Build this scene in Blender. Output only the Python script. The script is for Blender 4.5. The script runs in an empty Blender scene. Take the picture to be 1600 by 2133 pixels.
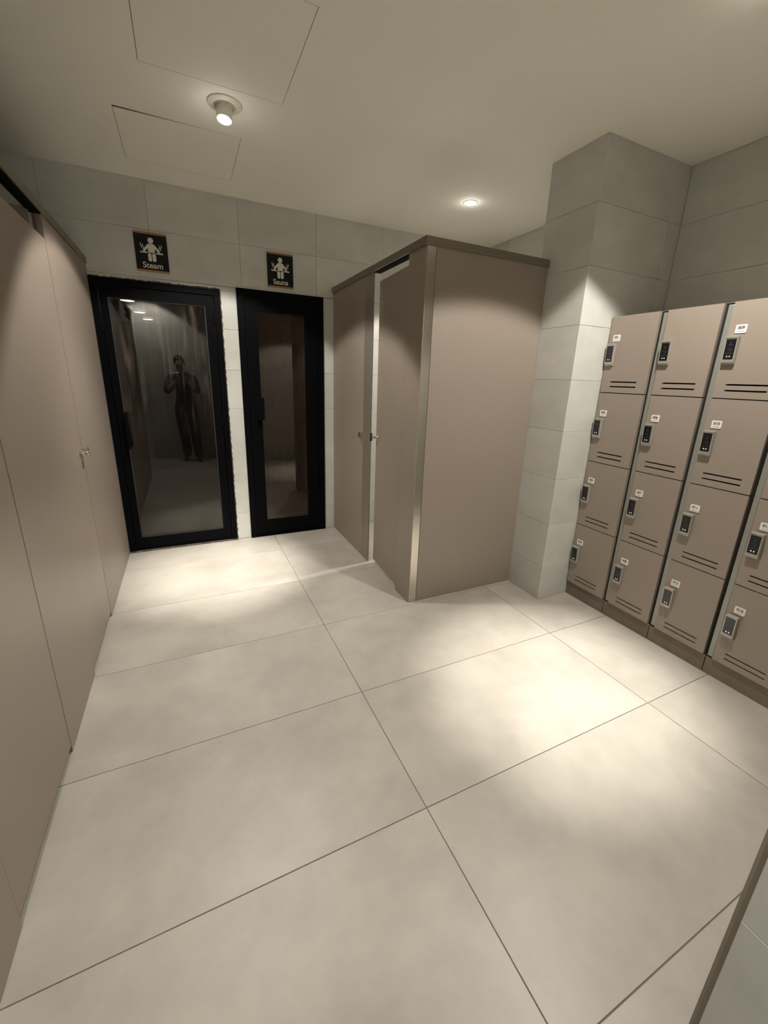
import bpy, bmesh, math, random
from mathutils import Vector, Matrix
random.seed(7)
S = bpy.context.scene
COL = S.collection
PI = math.pi

# ------------------------------------------------------------------ camera
cd = bpy.data.cameras.new('camera'); cam = bpy.data.objects.new('camera', cd); COL.objects.link(cam)
cd.sensor_fit = 'HORIZONTAL'; cd.sensor_width = 36.0; cd.lens = 851.27 / 1600 * 36.0
cd.shift_x = 1.0 / 1600; cd.shift_y = -29.9 / 1600; cd.clip_start = 0.005; cd.clip_end = 60
RT = Vector((0.90453243, -0.42525914, 0.0312371)); UP = Vector((0.09257494, 0.26736112, 0.95913915)); FW = Vector((0.41623427, 0.86468069, -0.28120514))
CP = Vector((-0.633, -2.685, 1.4425))
CM = Matrix((RT, UP, -FW)).transposed().to_4x4(); CM.translation = CP
cam.matrix_world = CM
S.camera = cam
# ------------------------------------------------------------------ world, exposure
w = bpy.data.worlds.new('world'); S.world = w; w.use_nodes = True
w.node_tree.nodes['Background'].inputs[0].default_value = (0.75, 0.72, 0.62, 1)
w.node_tree.nodes['Background'].inputs[1].default_value = 0.0
S.view_settings.view_transform = 'Standard'; S.view_settings.look = 'None'
S.view_settings.gamma = 1; S.view_settings.use_curve_mapping = False
S.view_settings.exposure = 0.14

# ------------------------------------------------------------------ dimensions (metres)
H = 2.684; YB = 0.981; XL = -1.159; XS = 0.5915; YS = -0.5724; HS = 2.162
XW = 2.173; XC = 1.454; YC = -0.872; YCF = -0.50; XK = 1.709
XN = 0.167; YN = -2.515; YR = -3.14; XFAR = -2.45
# downlights: name, x, y, tilt x, tilt y, flood watts, beam watts, colour
LIGHTS = dict(
    door=dict(p=(-0.33, -0.15), aim=(-0.50, 0.40), flood=88, wash=95, beam=560, fill=.3),
    cubicle=dict(p=(1.373, 0.188), aim=(1.373, 0.188), flood=95, wash=50, beam=150, fill=.3),
    locker=dict(p=(1.12, -1.70), aim=(0.97, -1.52), flood=118, wash=16, beam=560, fill=.3),
    entry=dict(p=(-1.08, -2.76), aim=(-1.02, -3.14), flood=105, wash=0, beam=0, fill=.3),
)
LCOL = (1.0, 0.955, 0.875)

# ------------------------------------------------------------------ materials
def mat(name, rgb, rough=0.5, metal=0.0, spec=0.5, noise=None, bump=None, vary=0.0, mottle=None, coat=0):
    m = bpy.data.materials.new(name); m.use_nodes = True
    nt = m.node_tree; b = nt.nodes['Principled BSDF']
    b.inputs['Base Color'].default_value = (*rgb, 1); b.inputs['Roughness'].default_value = rough
    b.inputs['Metallic'].default_value = metal; b.inputs['Specular IOR Level'].default_value = spec
    if coat: b.inputs['Coat Weight'].default_value = coat
    tc = nt.nodes.new('ShaderNodeTexCoord'); geo = nt.nodes.new('ShaderNodeNewGeometry')
    last = None
    if mottle:  # (scale, amount, detail, stretch)
        sc, amt, det, st = mottle
        mp = nt.nodes.new('ShaderNodeMapping'); mp.inputs['Scale'].default_value = st
        oi = nt.nodes.new('ShaderNodeObjectInfo'); ad = nt.nodes.new('ShaderNodeVectorMath'); ad.operation = 'MULTIPLY_ADD'
        cmb = nt.nodes.new('ShaderNodeCombineXYZ')
        for k in range(3): nt.links.new(oi.outputs['Random'], cmb.inputs[k])
        ad.inputs[1].default_value = (17, 31, 23)
        nt.links.new(cmb.outputs[0], ad.inputs[0]); nt.links.new(geo.outputs['Position'], ad.inputs[2])
        nt.links.new(ad.outputs[0], mp.inputs[0])
        n = nt.nodes.new('ShaderNodeTexNoise'); n.inputs['Scale'].default_value = sc; n.inputs['Detail'].default_value = det
        n.inputs['Roughness'].default_value = 0.62; n.inputs['Distortion'].default_value = 0.15
        nt.links.new(mp.outputs[0], n.inputs['Vector'])
        mr = nt.nodes.new('ShaderNodeMapRange'); mr.inputs[1].default_value = 0.3; mr.inputs[2].default_value = 0.7
        mr.inputs[3].default_value = 1 - amt; mr.inputs[4].default_value = 1 + amt
        nt.links.new(n.outputs['Fac'], mr.inputs[0])
        hsv = nt.nodes.new('ShaderNodeHueSaturation'); hsv.inputs['Color'].default_value = (*rgb, 1)
        nt.links.new(mr.outputs[0], hsv.inputs['Value'])
        if vary:
            mv = nt.nodes.new('ShaderNodeMapRange'); mv.inputs[3].default_value = 1 - vary; mv.inputs[4].default_value = 1 + vary
            nt.links.new(oi.outputs['Random'], mv.inputs[0])
            mu = nt.nodes.new('ShaderNodeMath'); mu.operation = 'MULTIPLY'
            nt.links.new(mv.outputs[0], mu.inputs[0]); nt.links.new(mr.outputs[0], mu.inputs[1])
            nt.links.new(mu.outputs[0], hsv.inputs['Value'])
        nt.links.new(hsv.outputs[0], b.inputs['Base Color'])
        rr = nt.nodes.new('ShaderNodeMapRange'); rr.inputs[3].default_value = max(0.02, rough - 0.012); rr.inputs[4].default_value = rough + 0.015
        nt.links.new(n.outputs['Fac'], rr.inputs[0]); nt.links.new(rr.outputs[0], b.inputs['Roughness'])
    if bump:  # (scale, strength, distance)
        n2 = nt.nodes.new('ShaderNodeTexNoise'); n2.inputs['Scale'].default_value = bump[0]; n2.inputs['Detail'].default_value = 5
        nt.links.new(geo.outputs['Position'], n2.inputs['Vector'])
        bp = nt.nodes.new('ShaderNodeBump'); bp.inputs['Strength'].default_value = bump[1]; bp.inputs['Distance'].default_value = bump[2]
        nt.links.new(n2.outputs['Fac'], bp.inputs['Height']); nt.links.new(bp.outputs[0], b.inputs['Normal'])
    return m

M = dict(
    floor=mat('floor_tile_stone', (0.36, 0.332, 0.29), 0.40, spec=0.5, mottle=(3.0, 0.15, 9, (1, 1, 1)), vary=0.012, bump=(45, 0.08, 0.002)),
    grout=mat('grout', (0.19, 0.17, 0.14), 0.9),
    wall=mat('wall_tile_stone', (0.565, 0.562, 0.52), 0.5, spec=0.4, mottle=(3.6, 0.085, 9, (1, 1, 1.6)), vary=0.03, bump=(40, 0.12, 0.002)),
    wgrout=mat('wall_grout', (0.36, 0.35, 0.315), 0.9),
    ceil=mat('ceiling_paint', (0.88, 0.862, 0.775), 0.75, spec=0.25, mottle=(1.1, 0.012, 2, (1, 1, 1))),
    lam=mat('taupe_laminate', (0.285, 0.236, 0.194), 0.42, spec=0.45, mottle=(1.0, 0.012, 2, (1, 1, 1))),
    lamedge=mat('taupe_edge_band', (0.17, 0.13, 0.10), 0.5),
    post=mat('satin_metal_post', (0.36, 0.32, 0.27), 0.42, metal=0.6),
    rail=mat('champagne_rail', (0.20, 0.175, 0.13), 0.42, metal=0.35),
    alu=mat('brushed_aluminium', (0.60, 0.56, 0.49), 0.22, metal=1.0, mottle=(2, 0.04, 5, (60, 60, 1))),
    steel=mat('polished_steel', (0.72, 0.68, 0.62), 0.16, metal=1.0),
    black=mat('black_frame', (0.0022, 0.0022, 0.003), 0.5, spec=0.06),
    dark=mat('dark_void', (0.004, 0.003, 0.002), 0.9, spec=0.1),
    mortar=mat('rough_mortar_edge', (0.09, 0.075, 0.06), 0.95, mottle=(30, 0.6, 6, (1, 1, 1)), bump=(60, 0.9, 0.01)),
    locker=mat('locker_laminate', (0.292, 0.242, 0.20), 0.45, spec=0.4, mottle=(1.0, 0.012, 2, (1, 1, 1))),
    plinth=mat('locker_plinth', (0.17, 0.135, 0.10), 0.5, mottle=(2.5, 0.1, 6, (1, 6, 1))),
    strip=mat('grey_locker_profile', (0.30, 0.30, 0.27), 0.4, metal=0.3),
    inside=mat('locker_inside_shade', (0.008, 0.007, 0.006), 0.8),  # near-black so slots and door seams look unlit; shade held in the colour
    lockbody=mat('lock_casing', (0.42, 0.395, 0.36), 0.3, metal=0.3),
    glassblack=mat('black_glass_screen', (0.004, 0.004, 0.006), 0.12, spec=0.6),
    white=mat('white_plastic', (0.78, 0.76, 0.72), 0.4),
    ink=mat('dark_ink', (0.035, 0.03, 0.03), 0.6),
    faint=mat('faint_print', (0.06, 0.06, 0.075), 0.5),
    signblack=mat('sign_black', (0.004, 0.004, 0.005), 0.55, spec=0.25),
    signwhite=mat('sign_white', (0.68, 0.66, 0.56), 0.5),
    copper=mat('copper_strip', (0.30, 0.16, 0.09), 0.35, metal=0.6),
    lamppaint=mat('lamp_white_paint', (0.80, 0.775, 0.68), 0.45),
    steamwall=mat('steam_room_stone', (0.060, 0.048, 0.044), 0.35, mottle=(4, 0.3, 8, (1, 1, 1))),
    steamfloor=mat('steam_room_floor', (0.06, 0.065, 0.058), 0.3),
    wood=mat('sauna_wood', (0.22, 0.11, 0.045), 0.5, mottle=(3, 0.25, 6, (8, 8, 0.8))),
    skin=mat('skin', (0.35, 0.2, 0.14), 0.5), hair=mat('hair', (0.012, 0.009, 0.008), 0.6),
    shirt=mat('dark_shirt', (0.013, 0.008, 0.009), 0.85), trousers=mat('dark_trousers', (0.004, 0.004, 0.005), 0.9),
    shoe=mat('black_shoe', (0.01, 0.01, 0.01), 0.5), eye=mat('eye', (0.5, 0.48, 0.45), 0.2),
)
def emis(name, rgb, s):
    m = bpy.data.materials.new(name); m.use_nodes = True; nt = m.node_tree
    nt.nodes.remove(nt.nodes['Principled BSDF']); e = nt.nodes.new('ShaderNodeEmission')
    e.inputs[0].default_value = (*rgb, 1); e.inputs[1].default_value = s
    nt.links.new(e.outputs[0], nt.nodes['Material Output'].inputs[0]); return m
M['lens'] = emis('lamp_lens', (1.0, 0.97, 0.88), 14)
M['steamlamp'] = emis('steam_lamp_lens', (1.0, 0.98, 0.9), 60.0)
M['dots'] = emis('lock_dots_glow', (1.0, 0.97, 0.9), 0.75)  # white dots on the lock face, given a glow of their own

def glass(name, tint, ior, streak):
    """tinted door glass: reflects by fresnel, dims what is behind, dried water marks on its face"""
    m = bpy.data.materials.new(name); m.use_nodes = True; nt = m.node_tree
    nt.nodes.remove(nt.nodes['Principled BSDF'])
    tr = nt.nodes.new('ShaderNodeBsdfTransparent'); tr.inputs[0].default_value = (*tint, 1)
    gl = nt.nodes.new('ShaderNodeBsdfGlossy'); gl.inputs['Roughness'].default_value = 0.0
    gl.inputs[0].default_value = (1, 0.97, 0.93, 1)
    fr = nt.nodes.new('ShaderNodeFresnel'); fr.inputs[0].default_value = ior
    mx = nt.nodes.new('ShaderNodeMixShader'); nt.links.new(fr.outputs[0], mx.inputs[0])
    nt.links.new(tr.outputs[0], mx.inputs[1]); nt.links.new(gl.outputs[0], mx.inputs[2])
    out = mx
    if streak:
        geo = nt.nodes.new('ShaderNodeNewGeometry'); mp = nt.nodes.new('ShaderNodeMapping')
        mp.inputs['Scale'].default_value = (1, 1, 0.09); nt.links.new(geo.outputs['Position'], mp.inputs[0])
        n = nt.nodes.new('ShaderNodeTexNoise'); n.inputs['Scale'].default_value = 26; n.inputs['Detail'].default_value = 6
        n.inputs['Distortion'].default_value = 0.8; nt.links.new(mp.outputs[0], n.inputs['Vector'])
        n2 = nt.nodes.new('ShaderNodeTexNoise'); n2.inputs['Scale'].default_value = 3.2; n2.inputs['Detail'].default_value = 3
        nt.links.new(geo.outputs['Position'], n2.inputs['Vector'])
        r1 = nt.nodes.new('ShaderNodeMapRange'); r1.inputs[1].default_value = 0.5; r1.inputs[2].default_value = 0.8
        nt.links.new(n.outputs['Fac'], r1.inputs[0])
        r2 = nt.nodes.new('ShaderNodeMapRange'); r2.inputs[1].default_value = 0.35; r2.inputs[2].default_value = 0.7
        nt.links.new(n2.outputs['Fac'], r2.inputs[0])
        sx = nt.nodes.new('ShaderNodeSeparateXYZ'); nt.links.new(geo.outputs['Position'], sx.inputs[0])
        r3 = nt.nodes.new('ShaderNodeMapRange'); r3.inputs[1].default_value = 0.9; r3.inputs[2].default_value = 1.9
        nt.links.new(sx.outputs['Z'], r3.inputs[0])
        a = nt.nodes.new('ShaderNodeMath'); a.operation = 'MULTIPLY'; nt.links.new(r1.outputs[0], a.inputs[0]); nt.links.new(r2.outputs[0], a.inputs[1])
        b = nt.nodes.new('ShaderNodeMath'); b.operation = 'MULTIPLY'; nt.links.new(a.outputs[0], b.inputs[0]); nt.links.new(r3.outputs[0], b.inputs[1])
        c = nt.nodes.new('ShaderNodeMath'); c.operation = 'MULTIPLY_ADD'; c.inputs[1].default_value = streak; c.inputs[2].default_value = 0.006
        nt.links.new(b.outputs[0], c.inputs[0])
        df = nt.nodes.new('ShaderNodeBsdfDiffuse'); df.inputs[0].default_value = (0.55, 0.42, 0.38, 1)
        m2 = nt.nodes.new('ShaderNodeMixShader'); nt.links.new(c.outputs[0], m2.inputs[0])
        nt.links.new(mx.outputs[0], m2.inputs[1]); nt.links.new(df.outputs[0], m2.inputs[2]); out = m2
    nt.links.new(out.outputs[0], nt.nodes['Material Output'].inputs[0]); return m
M['steamglass'] = glass('steam_door_glass', (0.38, 0.36, 0.34), 1.66, 0.55)
M['saunaglass'] = glass('sauna_door_glass', (0.55, 0.42, 0.30), 1.62, 0)

# ------------------------------------------------------------------ helpers
def link(name, me, m, parent=None, loc=None):
    o = bpy.data.objects.new(name, me); COL.objects.link(o)
    if m is not None and len(me.materials) == 0: me.materials.append(m)
    if parent: o.parent = parent
    if loc: o.location = loc
    return o
def tag(o, label=None, cat=None, group=None, kind=None):
    if label: o['label'] = label
    if cat: o['category'] = cat
    if group: o['group'] = group
    if kind: o['kind'] = kind
    return o
def empty(name, loc=(0, 0, 0)):
    o = bpy.data.objects.new(name, None); COL.objects.link(o); o.location = loc; o.empty_display_size = 0.1
    return o
def bm_box(bm, x0, x1, y0, y1, z0, z1, bev=0.0):
    vs = [bm.verts.new((x, y, z)) for x in (x0, x1) for y in (y0, y1) for z in (z0, z1)]
    fs = [bm.faces.new([vs[i] for i in f]) for f in ((0, 1, 3, 2), (4, 6, 7, 5), (0, 4, 5, 1), (2, 3, 7, 6), (0, 2, 6, 4), (1, 5, 7, 3))]
    if bev:
        es = list({e for f in fs for e in f.edges})
        bmesh.ops.bevel(bm, geom=es, offset=bev, segments=2, affect='EDGES', profile=0.5)
def bm_cyl(bm, c, axis, r, h, n=24, r2=None, bev=0):
    q = Vector((0, 0, 1)).rotation_difference(Vector(axis).normalized()).to_matrix().to_4x4()
    m = Matrix.Translation(Vector(c) + Vector(axis).normalized() * h / 2) @ q
    bmesh.ops.create_cone(bm, cap_ends=True, segments=n, radius1=r, radius2=r if r2 is None else r2, depth=h, matrix=m)
def lathe(bm, prof, c, axis, n=32):
    q = Vector((0, 0, 1)).rotation_difference(Vector(axis).normalized()).to_matrix()
    rings = []
    for r, z in prof:
        rings.append([bm.verts.new(Vector(c) + q @ Vector((r * math.cos(2 * PI * k / n), r * math.sin(2 * PI * k / n), z))) for k in range(n)])
    for a, b in zip(rings, rings[1:]):
        for k in range(n): bm.faces.new([a[k], a[(k + 1) % n], b[(k + 1) % n], b[k]])
    return rings
def bm_mesh(bm, name, smooth=False):
    bmesh.ops.recalc_face_normals(bm, faces=bm.faces)
    me = bpy.data.meshes.new(name); bm.to_mesh(me); bm.free()
    if smooth:
        me.polygons.foreach_set('use_smooth', [True] * len(me.polygons))
    return me
def box(name, x0, x1, y0, y1, z0, z1, m, parent=None, bev=0.0, origin=None):
    bm = bmesh.new(); o_ = Vector(origin) if origin else Vector((0, 0, 0))
    bm_box(bm, x0 - o_.x, x1 - o_.x, y0 - o_.y, y1 - o_.y, z0 - o_.z, z1 - o_.z, bev)
    return link(name, bm_mesh(bm, name), m, parent, origin)
def boxes(name, L, m, parent=None, bev=0.0):
    bm = bmesh.new()
    for b in L: bm_box(bm, *b, bev)
    return link(name, bm_mesh(bm, name), m, parent)
def struct(o): o['kind'] = 'structure'; return o

_tc = {}
def slab_mesh(w, h, t, c, key):
    """thin slab in local u (x), v (y), thickness along +z, chamfered front; shared by size"""
    k = (round(w, 4), round(h, 4), key)
    if k in _tc: return _tc[k]
    v = [(0, 0, -t), (w, 0, -t), (w, h, -t), (0, h, -t), (0, 0, -c), (w, 0, -c), (w, h, -c), (0, h, -c),
         (c, c, 0), (w - c, c, 0), (w - c, h - c, 0), (c, h - c, 0)]
    f = [(0, 1, 5, 4), (1, 2, 6, 5), (2, 3, 7, 6), (3, 0, 4, 7), (4, 5, 9, 8), (5, 6, 10, 9), (6, 7, 11, 10), (7, 4, 8, 11), (8, 9, 10, 11), (3, 2, 1, 0)]
    me = bpy.data.meshes.new('tile'); me.from_pydata(v, [], f); me.update(); _tc[k] = me; return me
def subtract(rects, hole):
    out = []; hx0, hx1, hy0, hy1 = hole
    for x0, x1, y0, y1 in rects:
        if hx1 <= x0 or hx0 >= x1 or hy1 <= y0 or hy0 >= y1: out.append((x0, x1, y0, y1)); continue
        if hy0 > y0: out.append((x0, x1, y0, hy0))
        if hy1 < y1: out.append((x0, x1, hy1, y1))
        ya, yb = max(y0, hy0), min(y1, hy1)
        if hx0 > x0: out.append((x0, hx0, ya, yb))
        if hx1 < x1: out.append((hx1, x1, ya, yb))
    return out
ZJ = [0.0, 0.24] + [round(0.24 + 0.306 * k, 3) for k in range(1, 8)] + [H]
def tile_plane(parent, org, U, V, us, vs, holes, m, gap, t=0.008, c=0.0012, key=''):
    """tiles as separate objects; world = org + u*U + v*V ; faces along U x V"""
    U = Vector(U); V = Vector(V); N = U.cross(V)
    for a, b in zip(us, us[1:]):
        for p, q in zip(vs, vs[1:]):
            rs = [(a, b, p, q)]
            for h in holes: rs = subtract(rs, h)
            for (x0, x1, y0, y1) in rs:
                if x1 - x0 < 0.012 or y1 - y0 < 0.012: continue
                g = gap / 2
                me = slab_mesh(x1 - x0 - gap, y1 - y0 - gap, t, c, key)
                o = link('tile', me, m, parent)
                mt = Matrix((U, V, N)).transposed().to_4x4()
                mt.translation = Vector(org) + U * (x0 + g) + V * (y0 + g)
                o.matrix_local = mt

# ------------------------------------------------------------------ floor (slab + large tiles 1.22 x 0.60)
TW = 1.2235
floor = struct(box('floor', XFAR, XW, -3.30, YB + 0.02, -0.12, -0.0035, M['grout']))
us = [XFAR, -TW, 0, TW, XW]
vs = [-3.16, -3.0, -2.4, -1.8, -1.2, -0.6, 0.0, 0.6, YB]
tile_plane(floor, (0, 0, 0), (1, 0, 0), (0, 1, 0), us, vs, [], M['floor'], 0.0030, t=0.011, c=0.0008, key='f')

# ------------------------------------------------------------------ walls
def wall_body(name, b, parent=None): return struct(box(name, *b, M['wgrout']))
T = 0.010
D1 = (-1.1585, -0.322, 2.048); D2 = (-0.200, 0.500, 2.078)
bm = bmesh.new()
for (x0, x1, z0, z1) in subtract(subtract([(XFAR, XW, -0.1, H + .1)], (D1[0], D1[1], -1, D1[2])), (D2[0], D2[1], -1, D2[2])):
    bm_box(bm, x0, x1, YB + T - .002, YB + 0.10, z0, z1)
wall_back = struct(link('wall_back', bm_mesh(bm, 'wall_back'), M['wgrout']))
us = [XFAR, -1.95, -1.324 - .03, -0.754 + .0, -0.154, 0.446, 1.046, 1.646, XW]
tile_plane(wall_back, (0, YB, 0), (1, 0, 0), (0, 0, 1), us, ZJ, [(D1[0], D1[1], -1, D1[2]), (D2[0], D2[1], -1, D2[2])], M['wall'], 0.0012, key='w')
wall_right = wall_body('wall_right', (XW + T - .002, XW + 0.12, YR - .1, YB + .1, -.1, H + .1))
tile_plane(wall_right, (XW, YB, 0), (0, -1, 0), (0, 0, 1), [0, .3, .9, 1.473], ZJ, [], M['wall'], 0.0012, key='w')
tile_plane(wall_right, (XW, YC, 0), (0, -1, 0), (0, 0, 1), [0, .6, 1.2, YC - YN], [1.464, 1.77, 2.076, 2.382, H], [], M['wall'], 0.0012, key='w')
# column (stands out from the right wall)
wall_column = wall_body('wall_column', (XC + T - .002, XW + .02, YC + T - .002, YCF - T + .002, -.1, H + .1))
tile_plane(wall_column, (XC, YCF, 0), (0, -1, 0), (0, 0, 1), [0, YCF - YC - .0], ZJ, [], M['wall'], 0.0012, key='w')
tile_plane(wall_column, (XC + .001, YC, 0), (1, 0, 0), (0, 0, 1), [0, 0.6, XW - XC], ZJ, [], M['wall'], 0.0012, key='w')
tile_plane(wall_column, (XW, YCF, 0), (-1, 0, 0), (0, 0, 1), [0, 0.6, XW - XC], ZJ, [], M['wall'], 0.0012, key='w')
# left outer wall behind the cubicles, wall behind the photographer
wall_left = wall_body('wall_left', (XFAR - .12, XFAR - T + .002, YR - .1, YB + .1, -.1, H + .1))
tile_plane(wall_left, (XFAR, YR, 0), (0, 1, 0), (0, 0, 1), [0, .55, 1.15, 1.75, 2.35, 2.95, 3.55, YB - YR], ZJ, [], M['wall'], 0.0012, key='w')
wall_rear = wall_body('wall_rear', (XFAR, XN + .1, YR - .14, YR - T + .002, -.1, H + .1))
tile_plane(wall_rear, (XN + .02, YR, 0), (-1, 0, 0), (0, 0, 1), [0, .6, 1.2, 1.8, 2.4, XN + .02 - XFAR], ZJ, [], M['wall'], 0.0012, key='w')
# near wall end at the right of the camera
wall_near = wall_body('wall_near', (XN + T - .002, XW + .02, YR - .1, YN - T + .002, -.1, H + .1))
tile_plane(wall_near, (XN, YN - .014, 0), (0, -1, 0), (0, 0, 1), [0, .3, YN - .014 - YR], ZJ, [], M['wall'], 0.0012, key='w')
tile_plane(wall_near, (XW, YN, 0), (-1, 0, 0), (0, 0, 1), [0, .6, 1.2, 1.8, XW - XN - .014], ZJ, [], M['wall'], 0.0012, key='w')
bm = bmesh.new()
prof = [(XN, YN - .0145), (XN + .0015, YN - .008), (XN + .008, YN - .0015), (XN + .0145, YN), (XN + .02, YN - .01), (XN + .01, YN - .02)]
a = [bm.verts.new((x, y, 0.0)) for x, y in prof]; b = [bm.verts.new((x, y, H)) for x, y in prof]
for k in range(6): bm.faces.new([a[k], a[(k + 1) % 6], b[(k + 1) % 6], b[k]])
tr = link('corner_trim', bm_mesh(bm, 'corner_trim'), M['rail'], wall_near)
tr['label'] = 'grey metal corner trim'

# ------------------------------------------------------------------ ceiling with two access hatches
P1 = (-0.684, -0.081, -0.888, -0.278); P2 = (-0.828, -0.221, 0.125, 0.700)
bm = bmesh.new()
rs = subtract(subtract([(XFAR, XW, YR, YB + .02)], P1), P2)
for (x0, x1, y0, y1) in rs: bm_box(bm, x0, x1, y0, y1, H, H + 0.005)
ceiling = struct(link('ceiling', bm_mesh(bm, 'ceiling'), M['ceil']))
box('ceiling_shade_slab', XFAR, XW, YR, YB + .02, H + .06, H + .10, M['dark'], ceiling)  # near-black slab: the shade behind the hatch slits is in its colour
def hatch(P, label, tilt):
    x0, x1, y0, y1 = P; g = 0.0022
    o = box('access_panel', x0 + g, x1 - g, y0 + g, y1 - g, H + 0.0004, H + 0.0045, M['ceil'], origin=((x0 + x1) / 2, (y0 + y1) / 2, H))
    for v in o.data.vertices:      # the hatch hangs askew: its front edge leaves a tapering slit
        if v.co.y < 0: v.co.y += tilt[0] if v.co.x < 0 else tilt[1]
    tag(o, label, 'ceiling hatch', 'flush access hatches in the ceiling')
    return o
hatch(P1, 'flush square ceiling hatch nearer the camera, cut off by the picture top', (0.001, 0.0, 0.0))
hatch(P2, 'flush square ceiling hatch near the door wall with a dark gap along its front edge', (0.017, 0.001, 0.0))

# ------------------------------------------------------------------ downlights
def spot(nm, x, y, z, aim, size, blend, watts, parent, rad=0.03):
    l = bpy.data.lights.new(nm, 'SPOT'); l.energy = watts; l.color = LCOL; l.spot_size = math.radians(size); l.spot_blend = blend
    l.shadow_soft_size = rad
    o = bpy.data.objects.new(nm, l); COL.objects.link(o)
    d = Vector((aim[0] - x, aim[1] - y, -z)); o.location = (x, y, z); o.rotation_euler = d.to_track_quat('-Z', 'Y').to_euler()
    return o
def downlight(key, label, gimbal):
    L = LIGHTS[key]; x, y = L['p']; d = Vector((L['aim'][0] - x, L['aim'][1] - y, -H)).normalized()
    if gimbal: d = Vector((-0.10, -0.16, -1)).normalized()
    root = tag(empty('downlight', (x, y, H)), label, 'downlight', 'ceiling downlights')
    R0 = 0.080 if gimbal else 0.052
    bm = bmesh.new()
    lathe(bm, [(R0, 0.0), (R0, -0.003), (R0 - .004, -0.006), (R0 - .018, -0.007), (R0 - .024, -0.012), (R0 - .030, -0.010), (R0 - .032, 0.004)] if gimbal else
          [(R0, 0.0), (R0 - .002, -0.003), (R0 - .010, -0.004), (R0 - .013, 0.0), (R0 - .016, 0.008)], (0, 0, 0), (0, 0, 1), 40)
    link('trim_ring', bm_mesh(bm, 'trim_ring', True), M['lamppaint'], root)
    bm = bmesh.new(); bm_cyl(bm, (0, 0, 0.001), (0, 0, 1), R0 - 0.012, 0.002, 32)
    link('recess_shade', bm_mesh(bm, 'recess_shade'), M['dark'], root)  # flat black disc, shade of the lamp recess put into its colour
    if gimbal:
        c = Vector((0, 0.020, 0.001))
        bm = bmesh.new(); r = 0.037; ln = 0.062
        lathe(bm, [(0.001, -0.006), (r - .004, -0.006), (r, 0), (r, ln - .006), (r - .002, ln), (r - .006, ln), (r - .008, ln - .006), (0.001, ln - .012)], c, d, 40)
        link('lamp_head', bm_mesh(bm, 'lamp_head', True), M['lamppaint'], root)
        lc = c + d * (ln - 0.004); lr = r - 0.006
    else:
        lc = Vector((0, 0, -0.001)); lr = R0 - .016
    bm = bmesh.new()
    lathe(bm, [(lr, 0.0), (lr * .8, .0035), (lr * .4, .006), (0.0005, .007)], lc, d, 32)
    ln_ = link('lens', bm_mesh(bm, 'lens', True), M['lens'], root)
    p = Vector((x, y, H)) + lc + d * 0.02
    if gimbal: aim = L['aim']
    else: aim = L['aim']
    for nm, size, bl, wt in (('flood_light', 106, 0.16, L['flood']), ('wash_light', 80, 0.9, L['wash']), ('beam_light', 35, 1.0, L['beam'])):
        s = spot(nm, p.x, p.y, p.z, aim, size, bl, wt, root)
    l = bpy.data.lights.new('fill_light', 'POINT'); l.energy = L['fill']; l.color = LCOL; l.shadow_soft_size = .03  # weak fill added at each downlight to lift walls and ceiling
    o = bpy.data.objects.new('fill_light', l); COL.objects.link(o); o.location = p + Vector((0, 0, -.03))
    return root
downlight('door', 'white gimbal spotlight with a tilted glowing head, between the two ceiling hatches', True)
downlight('cubicle', 'small glowing recessed downlight above the right cubicle', False)
downlight('locker', 'recessed downlight over the floor in front of the lockers', False)
downlight('entry', 'recessed downlight against the rear wall behind the photographer', False)

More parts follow.
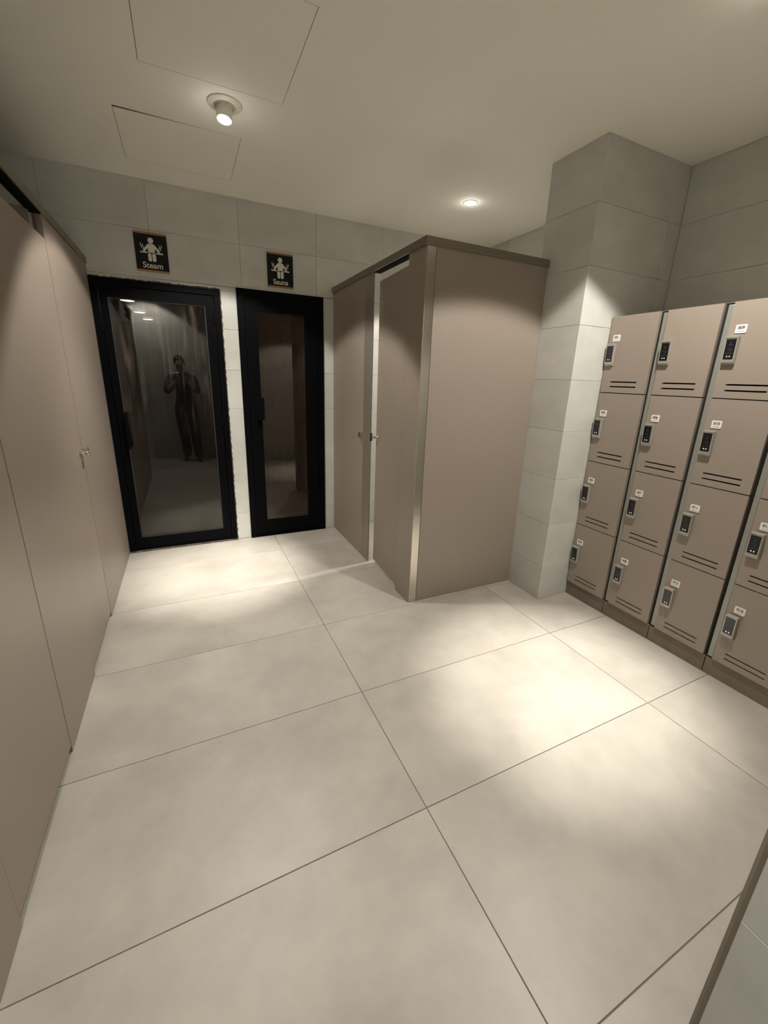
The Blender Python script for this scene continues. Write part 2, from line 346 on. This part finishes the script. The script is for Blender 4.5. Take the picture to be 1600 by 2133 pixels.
# ------------------------------------------------------------------ doors in the back wall
def steam_door():
    x0, x1, z1 = D1; r = struct(empty('door_1', ((x0 + x1) / 2, YB, 0)))
    r['label'] = 'black-framed glass steam room door with water-marked pane'
    ox = (x0 + x1) / 2
    def B(nm, L, m, bev=0.0, p=r): return boxes(nm, [(a - ox, b - ox, c - YB, d - YB, e, f) for a, b, c, d, e, f in L], m, p, bev)
    fw = 0.044
    B('frame', [(x0, x0 + fw, YB - .012, YB + .09, 0, z1 - fw), (x1 - fw, x1, YB - .012, YB + .09, 0, z1 - fw), (x0, x1, YB - .012, YB + .09, z1 - fw, z1), (x0 + fw, x1 - fw, YB - .004, YB + .09, 0, .022)], M['black'], .0012)
    lx0, lx1, lz0, lz1 = x0 + fw + .004, x1 - fw - .004, .026, z1 - fw - .004
    gx0, gx1, gz0, gz1 = -1.062, -0.432, .116, 1.927
    lf = B('door_leaf', [(lx0, gx0, YB - .002, YB + .045, lz0, lz1), (gx1, lx1, YB - .002, YB + .045, lz0, lz1), (gx0, gx1, YB - .002, YB + .045, gz1, lz1), (gx0, gx1, YB - .002, YB + .045, lz0, gz0)], M['black'], .001)
    B('glass_pane', [(gx0 - .005, gx1 + .005, YB + .014, YB + .020, gz0 - .005, gz1 + .005)], M['steamglass'])
    B('gasket', [(gx0, gx0 + .006, YB + .006, YB + .014, gz0, gz1), (gx1 - .006, gx1, YB + .006, YB + .014, gz0, gz1), (gx0, gx1, YB + .006, YB + .014, gz1 - .006, gz1), (gx0, gx1, YB + .006, YB + .014, gz0, gz0 + .006)], M['ink'])
    h = B('handle', [(-1.060, -1.036, YB - .05, YB - .038, .86, 1.135), (-1.055, -1.041, YB - .04, YB - .002, .90, .915), (-1.055, -1.041, YB - .04, YB - .002, 1.08, 1.095), (-1.10, -1.05, YB - .010, YB - .002, .95, 1.05)], M['black'], .002)
    h['label'] = 'black pull handle'
    for zz in (0.25, 1.02, 1.80): B('hinge', [(x1 - fw - .014, x1 - fw + .010, YB - .016, YB - .004, zz, zz + .09)], M['black'], .002)
    # ragged mortar line along the top and right of the frame
    bm = bmesh.new(); rnd = random.Random(3)
    def rag(pts, nrm):
        pr = None
        for (x, z) in pts:
            o_ = .004 + rnd.random() * .008
            a = bm.verts.new((x - ox, -.0028, z)); b = bm.verts.new((x + nrm[0] * o_ - ox, -.0022, z + nrm[1] * o_)); c = bm.verts.new((x - ox, .006, z)); d_ = bm.verts.new((x + nrm[0] * o_ - ox, .006, z + nrm[1] * o_))
            if pr: bm.faces.new([pr[0], a, b, pr[1]]); bm.faces.new([pr[1], b, d_, pr[3]]); bm.faces.new([pr[0], pr[2], c, a])
            pr = (a, b, c, d_)
    rag([(x0 + (x1 - x0 + .004) * k / 60, z1) for k in range(61)], (0, 1)); rag([(x1, z1 * k / 120) for k in range(121)], (1, 0))
    o = link('mortar_edge', bm_mesh(bm, 'mortar_edge'), M['mortar'], r); o['label'] = 'ragged dark mortar line'
    B('threshold', [(x0 - .004, x1 + .004, YB - .020, YB - .002, 0.0005, .010)], M['mortar'], .001)
def sauna_door():
    x0, x1, z1 = D2; ox = (x0 + x1) / 2; r = struct(empty('door_2', (ox, YB, 0)))
    r['label'] = 'black sauna door with a narrow glass pane'
    def B(nm, L, m, bev=0.0, p=r): return boxes(nm, [(a - ox, b - ox, c - YB, d - YB, e, f) for a, b, c, d, e, f in L], m, p, bev)
    fw = .05
    B('frame', [(x0, x0 + fw, YB - .014, YB + .09, 0, z1 - fw), (x1 - fw, x1, YB - .014, YB + .09, 0, z1 - fw), (x0, x1, YB - .014, YB + .09, z1 - fw, z1), (x0 + fw, x1 - fw, YB - .004, YB + .09, 0, .02)], M['black'], .0012)
    lx0, lx1, lz0, lz1 = x0 + fw + .003, x1 - fw - .003, .024, z1 - fw - .003
    gx0, gx1, gz0, gz1 = -.050, .342, .145, 1.923
    B('door_leaf', [(lx0, gx0, YB - .006, YB + .045, lz0, lz1), (gx1, lx1, YB - .006, YB + .045, lz0, lz1), (gx0, gx1, YB - .006, YB + .045, gz1, lz1), (gx0, gx1, YB - .006, YB + .045, lz0, gz0)], M['black'], .001)
    B('glass_pane', [(gx0 - .005, gx1 + .005, YB + .010, YB + .016, gz0 - .005, gz1 + .005)], M['saunaglass'])
    h = B('handle', [(-.098, -.034, YB - .052, YB - .036, 1.066, 1.25), (-.090, -.075, YB - .04, YB - .006, 1.10, 1.115), (-.090, -.075, YB - .04, YB - .006, 1.20, 1.215)], M['black'], .003)
    h['label'] = 'black plate handle'
    B('threshold', [(x0, x1, YB - .022, YB - .002, 0.0005, .010)], M['black'], .001)
steam_door(); sauna_door()
# rooms behind the doors
def shell(name, x0, x1, y0, y1, z1, mw, mf):
    t = .06
    r = struct(boxes(name, [(x0 - t, x0, y0, y1, -.05, z1), (x1, x1 + t, y0, y1, -.05, z1), (x0 - t, x1 + t, y1, y1 + t, -.05, z1), (x0 - t, x1 + t, y0, y1 + t, z1, z1 + t)], mw))
    f = box('floor', x0, x1, y0, y1, -.05, -.001, mf, r); return r
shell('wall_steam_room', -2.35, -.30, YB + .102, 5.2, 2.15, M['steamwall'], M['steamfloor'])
for i, (x, y) in enumerate(((-1.088, 2.72), (-1.055, 3.68), (-1.01, 4.45))):
    r = tag(empty('steam_room_lamp', (x, y, 2.149)), ['nearest', 'middle', 'farthest'][i] + ' of the three round white lamps on the steam room ceiling', 'ceiling lamp', 'round lamps in the steam room')
    bm = bmesh.new(); lathe(bm, [(.085, 0), (.085, -.008), (.07, -.016), (.066, -.008)], (0, 0, 0), (0, 0, 1), 28); link('bezel', bm_mesh(bm, 'bezel', True), M['lamppaint'], r)
    bm = bmesh.new(); lathe(bm, [(.066, -.010), (.04, -.016), (.001, -.018)], (0, 0, 0), (0, 0, 1), 28); link('diffuser', bm_mesh(bm, 'diffuser', True), M['steamlamp'], r)
sr = shell('wall_sauna', -.18, 1.55, YB + .102, 3.0, 2.15, M['wood'], M['wood'])
for k in range(14):
    box('plank', -.176 + k * .1235, -.176 + k * .1235 + .120, 2.975, 2.990, .0, 2.148, M['wood'], sr, .003)
bench = tag(empty('sauna_bench', (.65, 2.55, 0)), 'slatted wooden sauna bench against the plank wall behind the sauna door', 'bench')
for k in range(6): box('slat', -.82, .86, -.36 + k * .13, -.36 + k * .13 + .11, .76, .785, M['wood'], bench, .004)
box('fascia', -.82, .86, -.375, -.362, .68, .785, M['wood'], bench, .003)
for x in (-.76, .0, .78):
    box('leg', x, x + .06, -.35, -.29, 0, .76, M['wood'], bench, .003); box('leg', x, x + .06, .33, .39, 0, .76, M['wood'], bench, .003)
sl = tag(empty('sauna_lamp', (.70, 1.25, 2.10)), 'small dim sauna lamp above the inside of the sauna door', 'lamp')
box('lamp_base', -.05, .05, -.04, .04, .0, .05, M['wood'], sl, .006)
bm = bmesh.new(); bmesh.ops.create_uvsphere(bm, u_segments=16, v_segments=10, radius=.035, matrix=Matrix.Translation((0, 0, -.01))); link('globe', bm_mesh(bm, 'globe', True), emis('sauna_globe', (1, .6, .25), 1.5), sl)
lp = bpy.data.lights.new('sauna_glow', 'POINT'); lp.energy = 1.6; lp.color = (1, .62, .3); lp.shadow_soft_size = .04
lo = bpy.data.objects.new('sauna_glow', lp); COL.objects.link(lo); lo.location = (.70, 1.30, 1.95)

# ------------------------------------------------------------------ signs
def text_mesh(s, size, ext, bold=0.0):
    c = bpy.data.curves.new('t', 'FONT'); c.body = s; c.size = size; c.extrude = ext; c.align_x = 'CENTER'; c.offset = bold
    o = bpy.data.objects.new('t', c); COL.objects.link(o)
    dg = bpy.context.evaluated_depsgraph_get(); me = bpy.data.meshes.new_from_object(o.evaluated_get(dg))
    bpy.data.objects.remove(o); return me
def poly(bm, pts, y=0.0, th=.0012):
    a = [bm.verts.new((x, y, z)) for x, z in pts]; b = [bm.verts.new((x, y + th, z)) for x, z in pts]
    bm.faces.new(a); bm.faces.new(b[::-1])
    for k in range(len(pts)): bm.faces.new([a[k], b[k], b[(k + 1) % len(pts)], a[(k + 1) % len(pts)]])
def ribbon(bm, pts, wd, y=0.0):
    L, R_ = [], []
    for i, (x, z) in enumerate(pts):
        a = pts[max(0, i - 1)]; b = pts[min(len(pts) - 1, i + 1)]; dx, dz = b[0] - a[0], b[1] - a[1]; n = math.hypot(dx, dz)
        ww = wd * (0.45 + 0.55 * math.sin(PI * (i + .5) / len(pts)))
        L.append((x - dz / n * ww / 2, z + dx / n * ww / 2)); R_.append((x + dz / n * ww / 2, z - dx / n * ww / 2))
    poly(bm, L + R_[::-1], y)
def rrect(x0, x1, z0, z1, r, n=5):
    pts = []
    for cx, cz, a0 in ((x1 - r, z1 - r, 0), (x0 + r, z1 - r, 90), (x0 + r, z0 + r, 180), (x1 - r, z0 + r, 270)):
        for k in range(n + 1):
            a = math.radians(a0 + 90 * k / n); pts.append((cx + r * math.cos(a), cz + r * math.sin(a)))
    return pts
def sign(xc, zc, word, label):
    r = tag(empty('wall_sign', (xc, YB - .001, zc)), label, 'sign', 'black pictogram signs above the doors')
    w2, h2 = .102, .124
    boxes('plaque', [(-w2, w2, -.007, 0, -h2 + .012, h2 - .012)], M['signblack'], r, .0006)
    boxes('copper_edge', [(-w2, w2, -.009, 0, h2 - .012, h2)], M['copper'], r, .0008)
    boxes('copper_edge', [(-w2, w2, -.009, 0, -h2, -h2 + .012)], M['copper'], r, .0008)
    bm = bmesh.new(); y = -.0083
    poly(bm, [(.0175 * math.cos(2 * PI * k / 24), .074 + .0185 * math.sin(2 * PI * k / 24)) for k in range(24)], y)
    poly(bm, [(-.014, .054), (.014, .054), (.022, .049), (.054, .010), (.047, .001), (.040, .004), (.022, .026), (.021, -.002), (-.021, -.002), (-.022, .026), (-.040, .004), (-.047, .001), (-.054, .010), (-.022, .049)], y)
    for s in (-1, 1):
        xs = sorted((s * .026, s * .072)); poly(bm, rrect(xs[0], xs[1], -.007, .0015, .003), y)
        xs = sorted((s * .0025, s * .0245)); poly(bm, rrect(xs[0], xs[1], -.058, -.006, .0095), y)
        for q in (.050, .062):
            poly_pts = [(s * (q + .0035 * math.sin(t * 2 * PI / 10)), .054 - .036 * t / 10 - (.004 if q < .06 else 0)) for t in range(11)]
            ribbon(bm, poly_pts, .0048, y)
    p = link('pictogram', bm_mesh(bm, 'pictogram'), M['signwhite'], r); p['label'] = 'pale seated figure on a bench with rising steam'
    me = text_mesh(word, .052, .0006, .0006); me.materials.clear()
    t = link('lettering', me, M['signwhite'], r); t.rotation_euler = (PI / 2, 0, 0); t.location = (0, y + .0006, -.1)
    t['label'] = 'the word ' + word
sign(-.753, 2.2405, 'Steam', 'black Steam sign with a seated pictogram above the left black glass door')
sign(.148, 2.237, 'Sauna', 'black Sauna sign with a seated pictogram above the right narrow black door')

# ------------------------------------------------------------------ cubicle partitions
def latch_set(parent, x, y, z, s, leaf=True):
    """indicator knob and pull on a door face at x, facing direction s (-1/+1) along X"""
    bm = bmesh.new()
    lathe(bm, [(.0, .0), (.014, .0), (.014, .004), (.006, .006), (.006, .020), (.011, .024), (.012, .034), (.008, .038), (.0005, .039)], (x, y, z), (s, 0, 0), 20)
    o = link('latch_knob', bm_mesh(bm, 'latch_knob', True), M['steel'], parent); return o
PZ = 2.128
def left_row():
    r = tag(empty('cubicle_partition', (XL, YB, 0)), 'long taupe laminate cubicle front along the left wall', 'partition')
    t = .024
    def B(nm, y0, y1, z0, z1, m=M['lam'], dx0=0, dx1=t, p=r, bev=.0012): return boxes(nm, [(-dx1, -dx0, y0 - YB, y1 - YB, z0, z1)], m, p, bev)
    YE = -1.80
    B('panel', -.028, YB - .001, 0.001, PZ)
    B('panel', -1.048, -.578, 0.001, PZ)
    B('panel', YE, -1.632, 0.001, PZ)
    for a, b, lt in ((-.576, -.031, True), (-1.630, -1.051, True)):
        dd = B('door', a, b, .032, 2.018, p=r, dx0=.0012)
        if b < -.5: continue
        k = latch_set(dd, 0, b - .045 - YB, 1.010, 1)
        boxes('latch_plate', [(-.0005, .005, b - .075 - YB, b - .018 - YB, 1.0, 1.02)], M['steel'], dd, .001)
        boxes('pull', [(.0, .030, b - .026 - YB, b - .020 - YB, 1.018, 1.032), (.024, .032, b - .034 - YB, b - .018 - YB, .992, 1.038)], M['steel'], dd, .002)
    B('header_rail', YE, YB - .001, 2.122, HS, M['rail'], dx0=-.008, dx1=-.0006)
    B('header_rail', YE, YB - .001, 2.150, HS, M['rail'], dx0=0, dx1=.042)
    for a, b in ((-.576, -.031), (-1.630, -1.051)): B('rail_channel', a, b, 2.118, 2.149, M['dark'], dx0=0, dx1=.044, bev=0)
    for a, b in ((-.60, -.576), (-.031, -.012), (-1.654, -1.630), (-1.051, -1.03)):
        B('door_stop', a, b, .02, PZ, M['lamedge'], dx0=t + .001, dx1=t + .012)
    # cross partitions between the cubicles
    for y in (YB - 1.05, -.82, YE + .012):
        boxes('side_panel', [(XFAR + .002 - XL, -t - .014, y - .012 - YB, y + .012 - YB, .001 if y < -1.5 else .05, PZ)], M['lam'], r, .001)
left_row()
def right_cubicle():
    r = tag(empty('cubicle_partition', (XS, YS, 0)), 'taupe laminate corner cubicle beside the tiled column, its door slightly ajar', 'partition')
    t = .024
    def F(nm, y0, y1, z0, z1, m=M['lam'], dx0=0, dx1=t, p=r, bev=.0012): return boxes(nm, [(dx0, dx1, y0 - YS, y1 - YS, z0, z1)], m, p, bev)
    F('panel', .262, YB - .001, .001, PZ)
    F('post', .120, .262, .001, PZ, M['post'], dx0=-.002, dx1=.008, bev=.001)['label'] = 'brushed metal post'
    F('panel', YS + .001, -.375, .001, PZ)
    dd = empty('door', (.014, -.373 - YS, 0)); dd.parent = r; dd.rotation_euler = (0, 0, math.radians(-3.8))
    boxes('door_leaf', [(-.012, .012, .002, .462, .030, 2.064)], M['lam'], dd, .0012)
    bm = bmesh.new()
    lathe(bm, [(.0, .0), (.013, .0), (.013, .003), (.0055, .006), (.0055, .020), (.011, .024), (.0125, .032), (.0085, .037), (.0005, .038)], (-.012, .430, 1.02), (-1, 0, 0), 20)
    link('latch_knob', bm_mesh(bm, 'latch_knob', True), M['steel'], dd)
    boxes('latch_bolt', [(-.018, -.010, .395, .458, 1.016, 1.024)], M['steel'], dd, .001)
    for z in (.25, 1.05, 1.85): boxes('hinge', [(-.006, .006, -.006, .006, z, z + .08)], M['steel'], dd, .001)
    F('keeper', .112, .1198, .985, 1.045, M['ink'], dx0=-.004, dx1=.012, bev=.001)
    bm = bmesh.new()
    poly(bm, [(0, .018), (.016, .018), (.020, .010), (.019, -.008), (.010, -.022), (0, -.026)], 0, .028)
    me = bm_mesh(bm, 'coat_hook'); me.transform(Matrix.Rotation(PI / 2, 4, 'Z'))
    o = link('indicator', me, M['steel'], r, (0.0, .270 - YS, 1.012)); o['label'] = 'small dark steel lock indicator'
    # side facing the lockers
    boxes('corner_post', [(.004, .058, .0, .040, .001, PZ)], M['alu'], r, .002)['label'] = 'shiny brushed metal corner post'
    boxes('side_panel', [(.060, XC - XS - .002, .0, t, .001, PZ)], M['lam'], r, .0012)
    boxes('header_rail', [(-.012, .002, -.010, YB - YS - .001, 2.122, HS), (.002, XC - XS - .001, -.010, .004, 2.122, HS), (.002, .046, .004, YB - YS - .001, 2.156, HS), (.046, XC - XS - .001, .004, .040, 2.156, HS)], M['rail'], r, .0012)
    boxes('rail_channel', [(.0025, .050, .265 - .142 - YS, .497 - .0 - .373 - YS + .0, 2.118, 2.155), (.0025, .050, -.372 - YS, .118 - YS, 2.118, 2.155)], M['dark'], r)
right_cubicle()

# ------------------------------------------------------------------ lockers
def pz(prof):  # helper box list in cabinet space: x depth (0 front, + into wall), y along the row (0 left edge, negative to the camera), z
    return prof
LW = 0.2995
DZ = [(1.400, 1.831), (0.969, 1.395), (0.535, 0.964), (0.100, 0.530)]
def locker_door_mesh(w, h):
    bm = bmesh.new(); rects = [(0, w, 0, h)]
    c = w / 2
    for z in (.062, .035): rects = subtract(rects, (c - .083, c + .083, z - .0036, z + .0036))
    for (a, b, z0, z1) in rects: bm_box(bm, 0, .018, -b, -a, z0, z1)
    return bm_mesh(bm, 'locker_door')
def lock_meshes():
    w = .050; h = .122; d = .022
    bm = bmesh.new()   # casing: box with sloped chin and proud top lip
    prof = [(0, 0), (-d * .55, .0), (-d * .8, .008), (-d * .85, .020), (-d, .112), (-d - .003, .116), (-d - .003, .122), (0, .122)]
    a = [bm.verts.new((x, 0, z)) for x, z in prof]; b = [bm.verts.new((x, -w, z)) for x, z in prof]
    bm.faces.new(a); bm.faces.new(b[::-1])
    for k in range(len(prof)): bm.faces.new([a[k], b[k], b[(k + 1) % len(prof)], a[(k + 1) % len(prof)]])
    bmesh.ops.bevel(bm, geom=list(bm.edges), offset=.0012, segments=2, affect='EDGES')
    casing = bm_mesh(bm, 'lock_casing')
    # the front slopes slightly; screen follows it
    def fx(z): return -d * .85 + (-d + d * .85) * (z - .020) / .092
    bm = bmesh.new()
    z0, z1, y0, y1 = .022, .110, -.005, -w + .005
    v = [bm.verts.new((fx(z) - e, y, z)) for e in (.0, .0014) for (y, z) in ((y0, z0), (y1, z0), (y1, z1), (y0, z1))]
    for f in ((0, 1, 2, 3), (7, 6, 5, 4), (0, 4, 5, 1), (1, 5, 6, 2), (2, 6, 7, 3), (3, 7, 4, 0)): bm.faces.new([v[i] for i in f])
    screen = bm_mesh(bm, 'screen')
    bm = bmesh.new()
    for yc in (-.020, -.031):
        z = .034; x = fx(z) - .0016
        q = [bm.verts.new((x, yc + .0028 * math.cos(t * PI / 4), z + .0034 * math.sin(t * PI / 4))) for t in range(8)]; bm.faces.new(q)
    dots = bm_mesh(bm, 'key_dots')
    bm = bmesh.new()
    def rr(yc, z, a, b):
        x = fx(z) - .0016; bm.faces.new([bm.verts.new(p) for p in ((x, yc - a, z - b), (x, yc + a, z - b), (fx(z + b) - .0016, yc + a, z + b), (fx(z + b) - .0016, yc - a, z + b))])
    rr(-.0255, .094, .003, .002); rr(-.0255, .085, .008, .0012); rr(-.0255, .048, .014, .001)
    for R_ in (.009, .006):   # ring-shaped reader symbol
        n = 14; x = fx(.066) - .0016
        o_ = [bm.verts.new((x, -.0255 + R_ * math.cos(t * PI * 1.6 / n), .066 + R_ * math.sin(t * PI * 1.6 / n))) for t in range(n + 1)]
        i_ = [bm.verts.new((x, -.0255 + (R_ - .0012) * math.cos(t * PI * 1.6 / n), .066 + (R_ - .0012) * math.sin(t * PI * 1.6 / n))) for t in range(n + 1)]
        for t in range(n): bm.faces.new([o_[t], o_[t + 1], i_[t + 1], i_[t]])
    marks = bm_mesh(bm, 'screen_marks')
    return casing, screen, dots, marks
LK = lock_meshes()
_dm = {}
def locker(i, label):
    y0 = -0.878 - (LW * i) + (0.0 if i == 0 else 0.006)
    r = tag(empty('locker_cabinet', (XK, y0, 0)), label, 'locker', 'four-door locker columns along the right wall')
    st = 0.0 if i == 0 else .030      # grey profile at the left of columns 2..4
    wtot = LW - (0.009 if i == 0 else 0.003)
    dp = XW - XK - .004
    L = [(.019, dp, -.016, 0, .095, 1.83), (.019, dp, -wtot, -wtot + .016, .095, 1.83), (.019, dp, -wtot + .016, -.016, 1.814, 1.83), (dp - .012, dp, -wtot + .016, -.016, .11, 1.814)]
    for z in (.095, .524, .958, 1.389): L.append((.019, dp - .012, -wtot + .016, -.016, z, z + .016))
    boxes('carcass', L, M['inside'], r)
    boxes('top_panel', [(.016, dp, -wtot, 0, 1.8302, 1.832)], M['locker'], r)
    boxes('plinth', [(.010, dp, -wtot + .001, -.0, .0005, .094)], M['plinth'], r, .0012)
    if st: boxes('side_profile', [(.008, .030, -st + .002, -.003, .104, 1.822)], M['strip'], r, .003)['label'] = 'grey vertical metal profile'
    dw = wtot - st - .010
    for k, (a, b) in enumerate(DZ):
        key = (round(dw, 3), round(b - a, 3))
        if key not in _dm: _dm[key] = locker_door_mesh(dw, b - a)
        link('locker_door', _dm[key], M['locker'], r, (0, -st - .001, a))
        lk = link('keypad_lock', LK[0], M['lockbody'], r, (-.0003, -st - .011, b - .270 - .006))
        link('screen', LK[1], M['glassblack'], lk); link('key_dots', LK[2], M['dots'], lk); link('screen_marks', LK[3], M['faint'], lk)
        n = 4 * i + k + 1
        if not (i == 1 and k == 0):
            zc = b - .121; yc = -st - .052
            bm = bmesh.new(); poly(bm, rrect(-.022, .022, -.0185, .0185, .005), 0, .0025)
            me = bm_mesh(bm, 'number_plate'); me.transform(Matrix.Rotation(-PI / 2, 4, 'Z'))
            p = link('number_plate', me, M['white'], r, (-.0028, yc, zc))
            me = text_mesh('%03d' % n, .0185, .0003, .0004); me.materials.clear()
            t_ = link('lettering', me, M['ink'], p); t_.rotation_euler = (PI / 2, 0, -PI / 2); t_.location = (-.0004, 0, -.001)
            t_['label'] = 'number %03d' % n
            boxes('printed_line', [(-.0005, .0, -.014, .014, -.0115, -.010)], M['rail'], p)
    return r
locker(0, 'narrow taupe locker column with four doors directly beside the tiled column')
locker(1, 'taupe four-door locker column whose top door has no number plate')
locker(2, 'taupe four-door locker column with doors numbered 009 to 012')
locker(3, 'taupe four-door locker column numbered 013 to 016 cut by the right picture edge')

# ------------------------------------------------------------------ the photographer (seen only as a reflection in the steam door)
def skinned(name, J, E, mats, parent=None, sub=2):
    names = list(J); idx = {n: k for k, n in enumerate(names)}
    me = bpy.data.meshes.new(name); me.from_pydata([J[n][0] for n in names], [(idx[a], idx[b]) for a, b in E], []); me.update()
    o = bpy.data.objects.new(name + '_tmp', me); COL.objects.link(o)
    sk = o.modifiers.new('s', 'SKIN'); sk.use_smooth_shade = True
    ly = me.skin_vertices[0].data if me.skin_vertices else None
    for k, n in enumerate(names):
        rr = J[n][1]; ly[k].radius = rr if isinstance(rr, tuple) else (rr, rr); ly[k].use_root = (k == 0)
    ss = o.modifiers.new('u', 'SUBSURF'); ss.levels = sub; ss.render_levels = sub
    dg = bpy.context.evaluated_depsgraph_get(); m2 = bpy.data.meshes.new_from_object(o.evaluated_get(dg))
    bpy.data.objects.remove(o); m2.materials.clear()
    for m in mats: m2.materials.append(m)
    return link(name, m2, None, parent)
def person():
    cl = lambda a, b, c: CP + RT * a + UP * b - FW * c      # point in the phone's own frame
    J = {'pelvis': ((-.64, -2.965, .93), (.155, .12))}
    E = []
    def add(n, p, r, par): J[n] = (tuple(p), r); E.append((par, n))
    add('belly', (-.645, -2.965, 1.06), (.15, .115), 'pelvis'); add('chest', (-.655, -2.97, 1.24), (.17, .12), 'belly')
    add('collar', (-.66, -2.965, 1.37), (.09, .07), 'chest'); add('neck', (-.665, -2.955, 1.44), .05, 'collar')
    add('jaw', (-.67, -2.935, 1.50), (.056, .062), 'neck'); add('face', (-.672, -2.935, 1.565), (.072, .085), 'jaw'); add('crown', (-.674, -2.945, 1.63), (.062, .074), 'face')
    for s, sx in ((-1, 'l'), (1, 'r')):
        add('hip' + sx, (-.635 + s * .085, -2.96, .86), .105, 'pelvis')
        ky = -2.93 if s < 0 else -2.87; fy = -2.93 if s < 0 else -2.80
        add('knee' + sx, (-.615 + s * .085, ky, .48), .085, 'hip' + sx); add('ankle' + sx, (-.595 + s * .08, fy - .02, .12), .075, 'knee' + sx)
        add('foot' + sx, (-.60 + s * .10, fy + .08, .045), (.042, .032), 'ankle' + sx); add('toe' + sx, (-.60 + s * .11, fy + .15, .035), (.038, .024), 'foot' + sx)
        add('shoulder' + sx, (-.66 + s * .17, -2.965, 1.345), .068, 'collar')
        add('elbow' + sx, (-.665 + s * .225, -2.86, 1.11), .056, 'shoulder' + sx)
        side = cl(-.052 if s < 0 else .022, -.09, .012)
        wr = Vector(side) + Vector((s * .045, -.05, -.075)); pm = Vector(side) + Vector((s * .028, -.025, -.012))
        add('wrist' + sx, wr, .027, 'elbow' + sx); add('palm' + sx, pm, (.026, .018), 'wrist' + sx)
        for k in range(4):
            base = pm + UP * (.030 - .017 * k) + RT * s * .006 - FW * .0
            ln = (.9, 1.0, .95, .78)[k]
            a1 = base + FW * .024 * ln + RT * s * .004; a2 = Vector(cl((-.052 if s < 0 else .022) + s * .010, 0, 0)); a2 = a1 + FW * .012 - RT * s * .014 * ln; a3 = a2 - RT * s * .010 * ln - FW * .004
            add('kn%s%d' % (sx, k), base, .0095, 'palm' + sx); add('f1%s%d' % (sx, k), a1, .0085, 'kn%s%d' % (sx, k)); add('f2%s%d' % (sx, k), a2, .0078, 'f1%s%d' % (sx, k)); add('f3%s%d' % (sx, k), a3, .007, 'f2%s%d' % (sx, k))
        t1 = pm + RT * (-s) * .006 - FW * .020 + UP * .018; t2 = t1 - RT * s * .018 + UP * .020
        add('t1' + sx, t1, .011, 'palm' + sx); add('t2' + sx, t2, .009, 't1' + sx)
    add('nose', (-.672, -2.842, 1.545), (.012, .012), 'face')
    p = skinned('person', J, E, [M['skin'], M['shirt'], M['trousers'], M['shoe']])
    for f in p.data.polygons:
        c = f.center; d = abs(c.x + .655)
        if c.z < .10: f.material_index = 3
        elif c.z < 1.0 and d < .4: f.material_index = 2
        elif c.z < 1.405 and (c.y < -2.80) and not (c.z > 1.395): f.material_index = 1
        else: f.material_index = 0
        f.use_smooth = True
    tag(p, 'person in dark clothes holding up a phone, reflected in the steam door', 'person')
    bm = bmesh.new(); bmesh.ops.create_uvsphere(bm, u_segments=28, v_segments=18, radius=1)
    bmesh.ops.delete(bm, geom=[v for v in bm.verts if v.co.z < -.25 - .0 and v.co.y > -.1 or (v.co.y > .55 and v.co.z < .25) or v.co.z < -.6], context='VERTS')
    rnd = random.Random(5)
    for v in bm.verts: v.co = Vector((v.co.x * .080, v.co.y * .094, v.co.z * .085)) * (1 + rnd.uniform(-.03, .04)) + Vector((-.673, -2.948, 1.605))
    h = link('hair', bm_mesh(bm, 'hair', True), M['hair'], p); md = h.modifiers.new('t', 'SOLIDIFY'); md.thickness = .008
    for s in (-1, 1):
        bm = bmesh.new(); bmesh.ops.create_uvsphere(bm, u_segments=12, v_segments=8, radius=.0115, matrix=Matrix.Translation((-.672 + s * .030, -2.862, 1.572)))
        link('eye', bm_mesh(bm, 'eye', True), M['eye'], p)
        bm = bmesh.new(); bmesh.ops.create_uvsphere(bm, u_segments=12, v_segments=8, radius=1, matrix=Matrix.Translation((-.672 + s * .073, -2.945, 1.555)) @ Matrix.Diagonal((.010, .020, .030, 1)))
        link('ear', bm_mesh(bm, 'ear', True), M['skin'], p)
    box('mouth', -.692, -.652, -2.868, -2.860, 1.508, 1.516, M['shirt'], p, .002)
    ph = tag(empty('phone'), 'dark phone held up in both hands by the person reflected in the steam room door', 'phone')
    ph.matrix_world = CM
    boxes('phone_body', [(-.052, .022, -.140, .018, .006, .014)], M['glassblack'], ph, .002)
    bm = bmesh.new(); bm_cyl(bm, (0, 0, .0045), (0, 0, 1), .0075, .002, 20); bm_cyl(bm, (0, -.024, .0045), (0, 0, 1), .0075, .002, 20)
    link('lens_ring', bm_mesh(bm, 'lens_ring'), M['steel'], ph)
person()
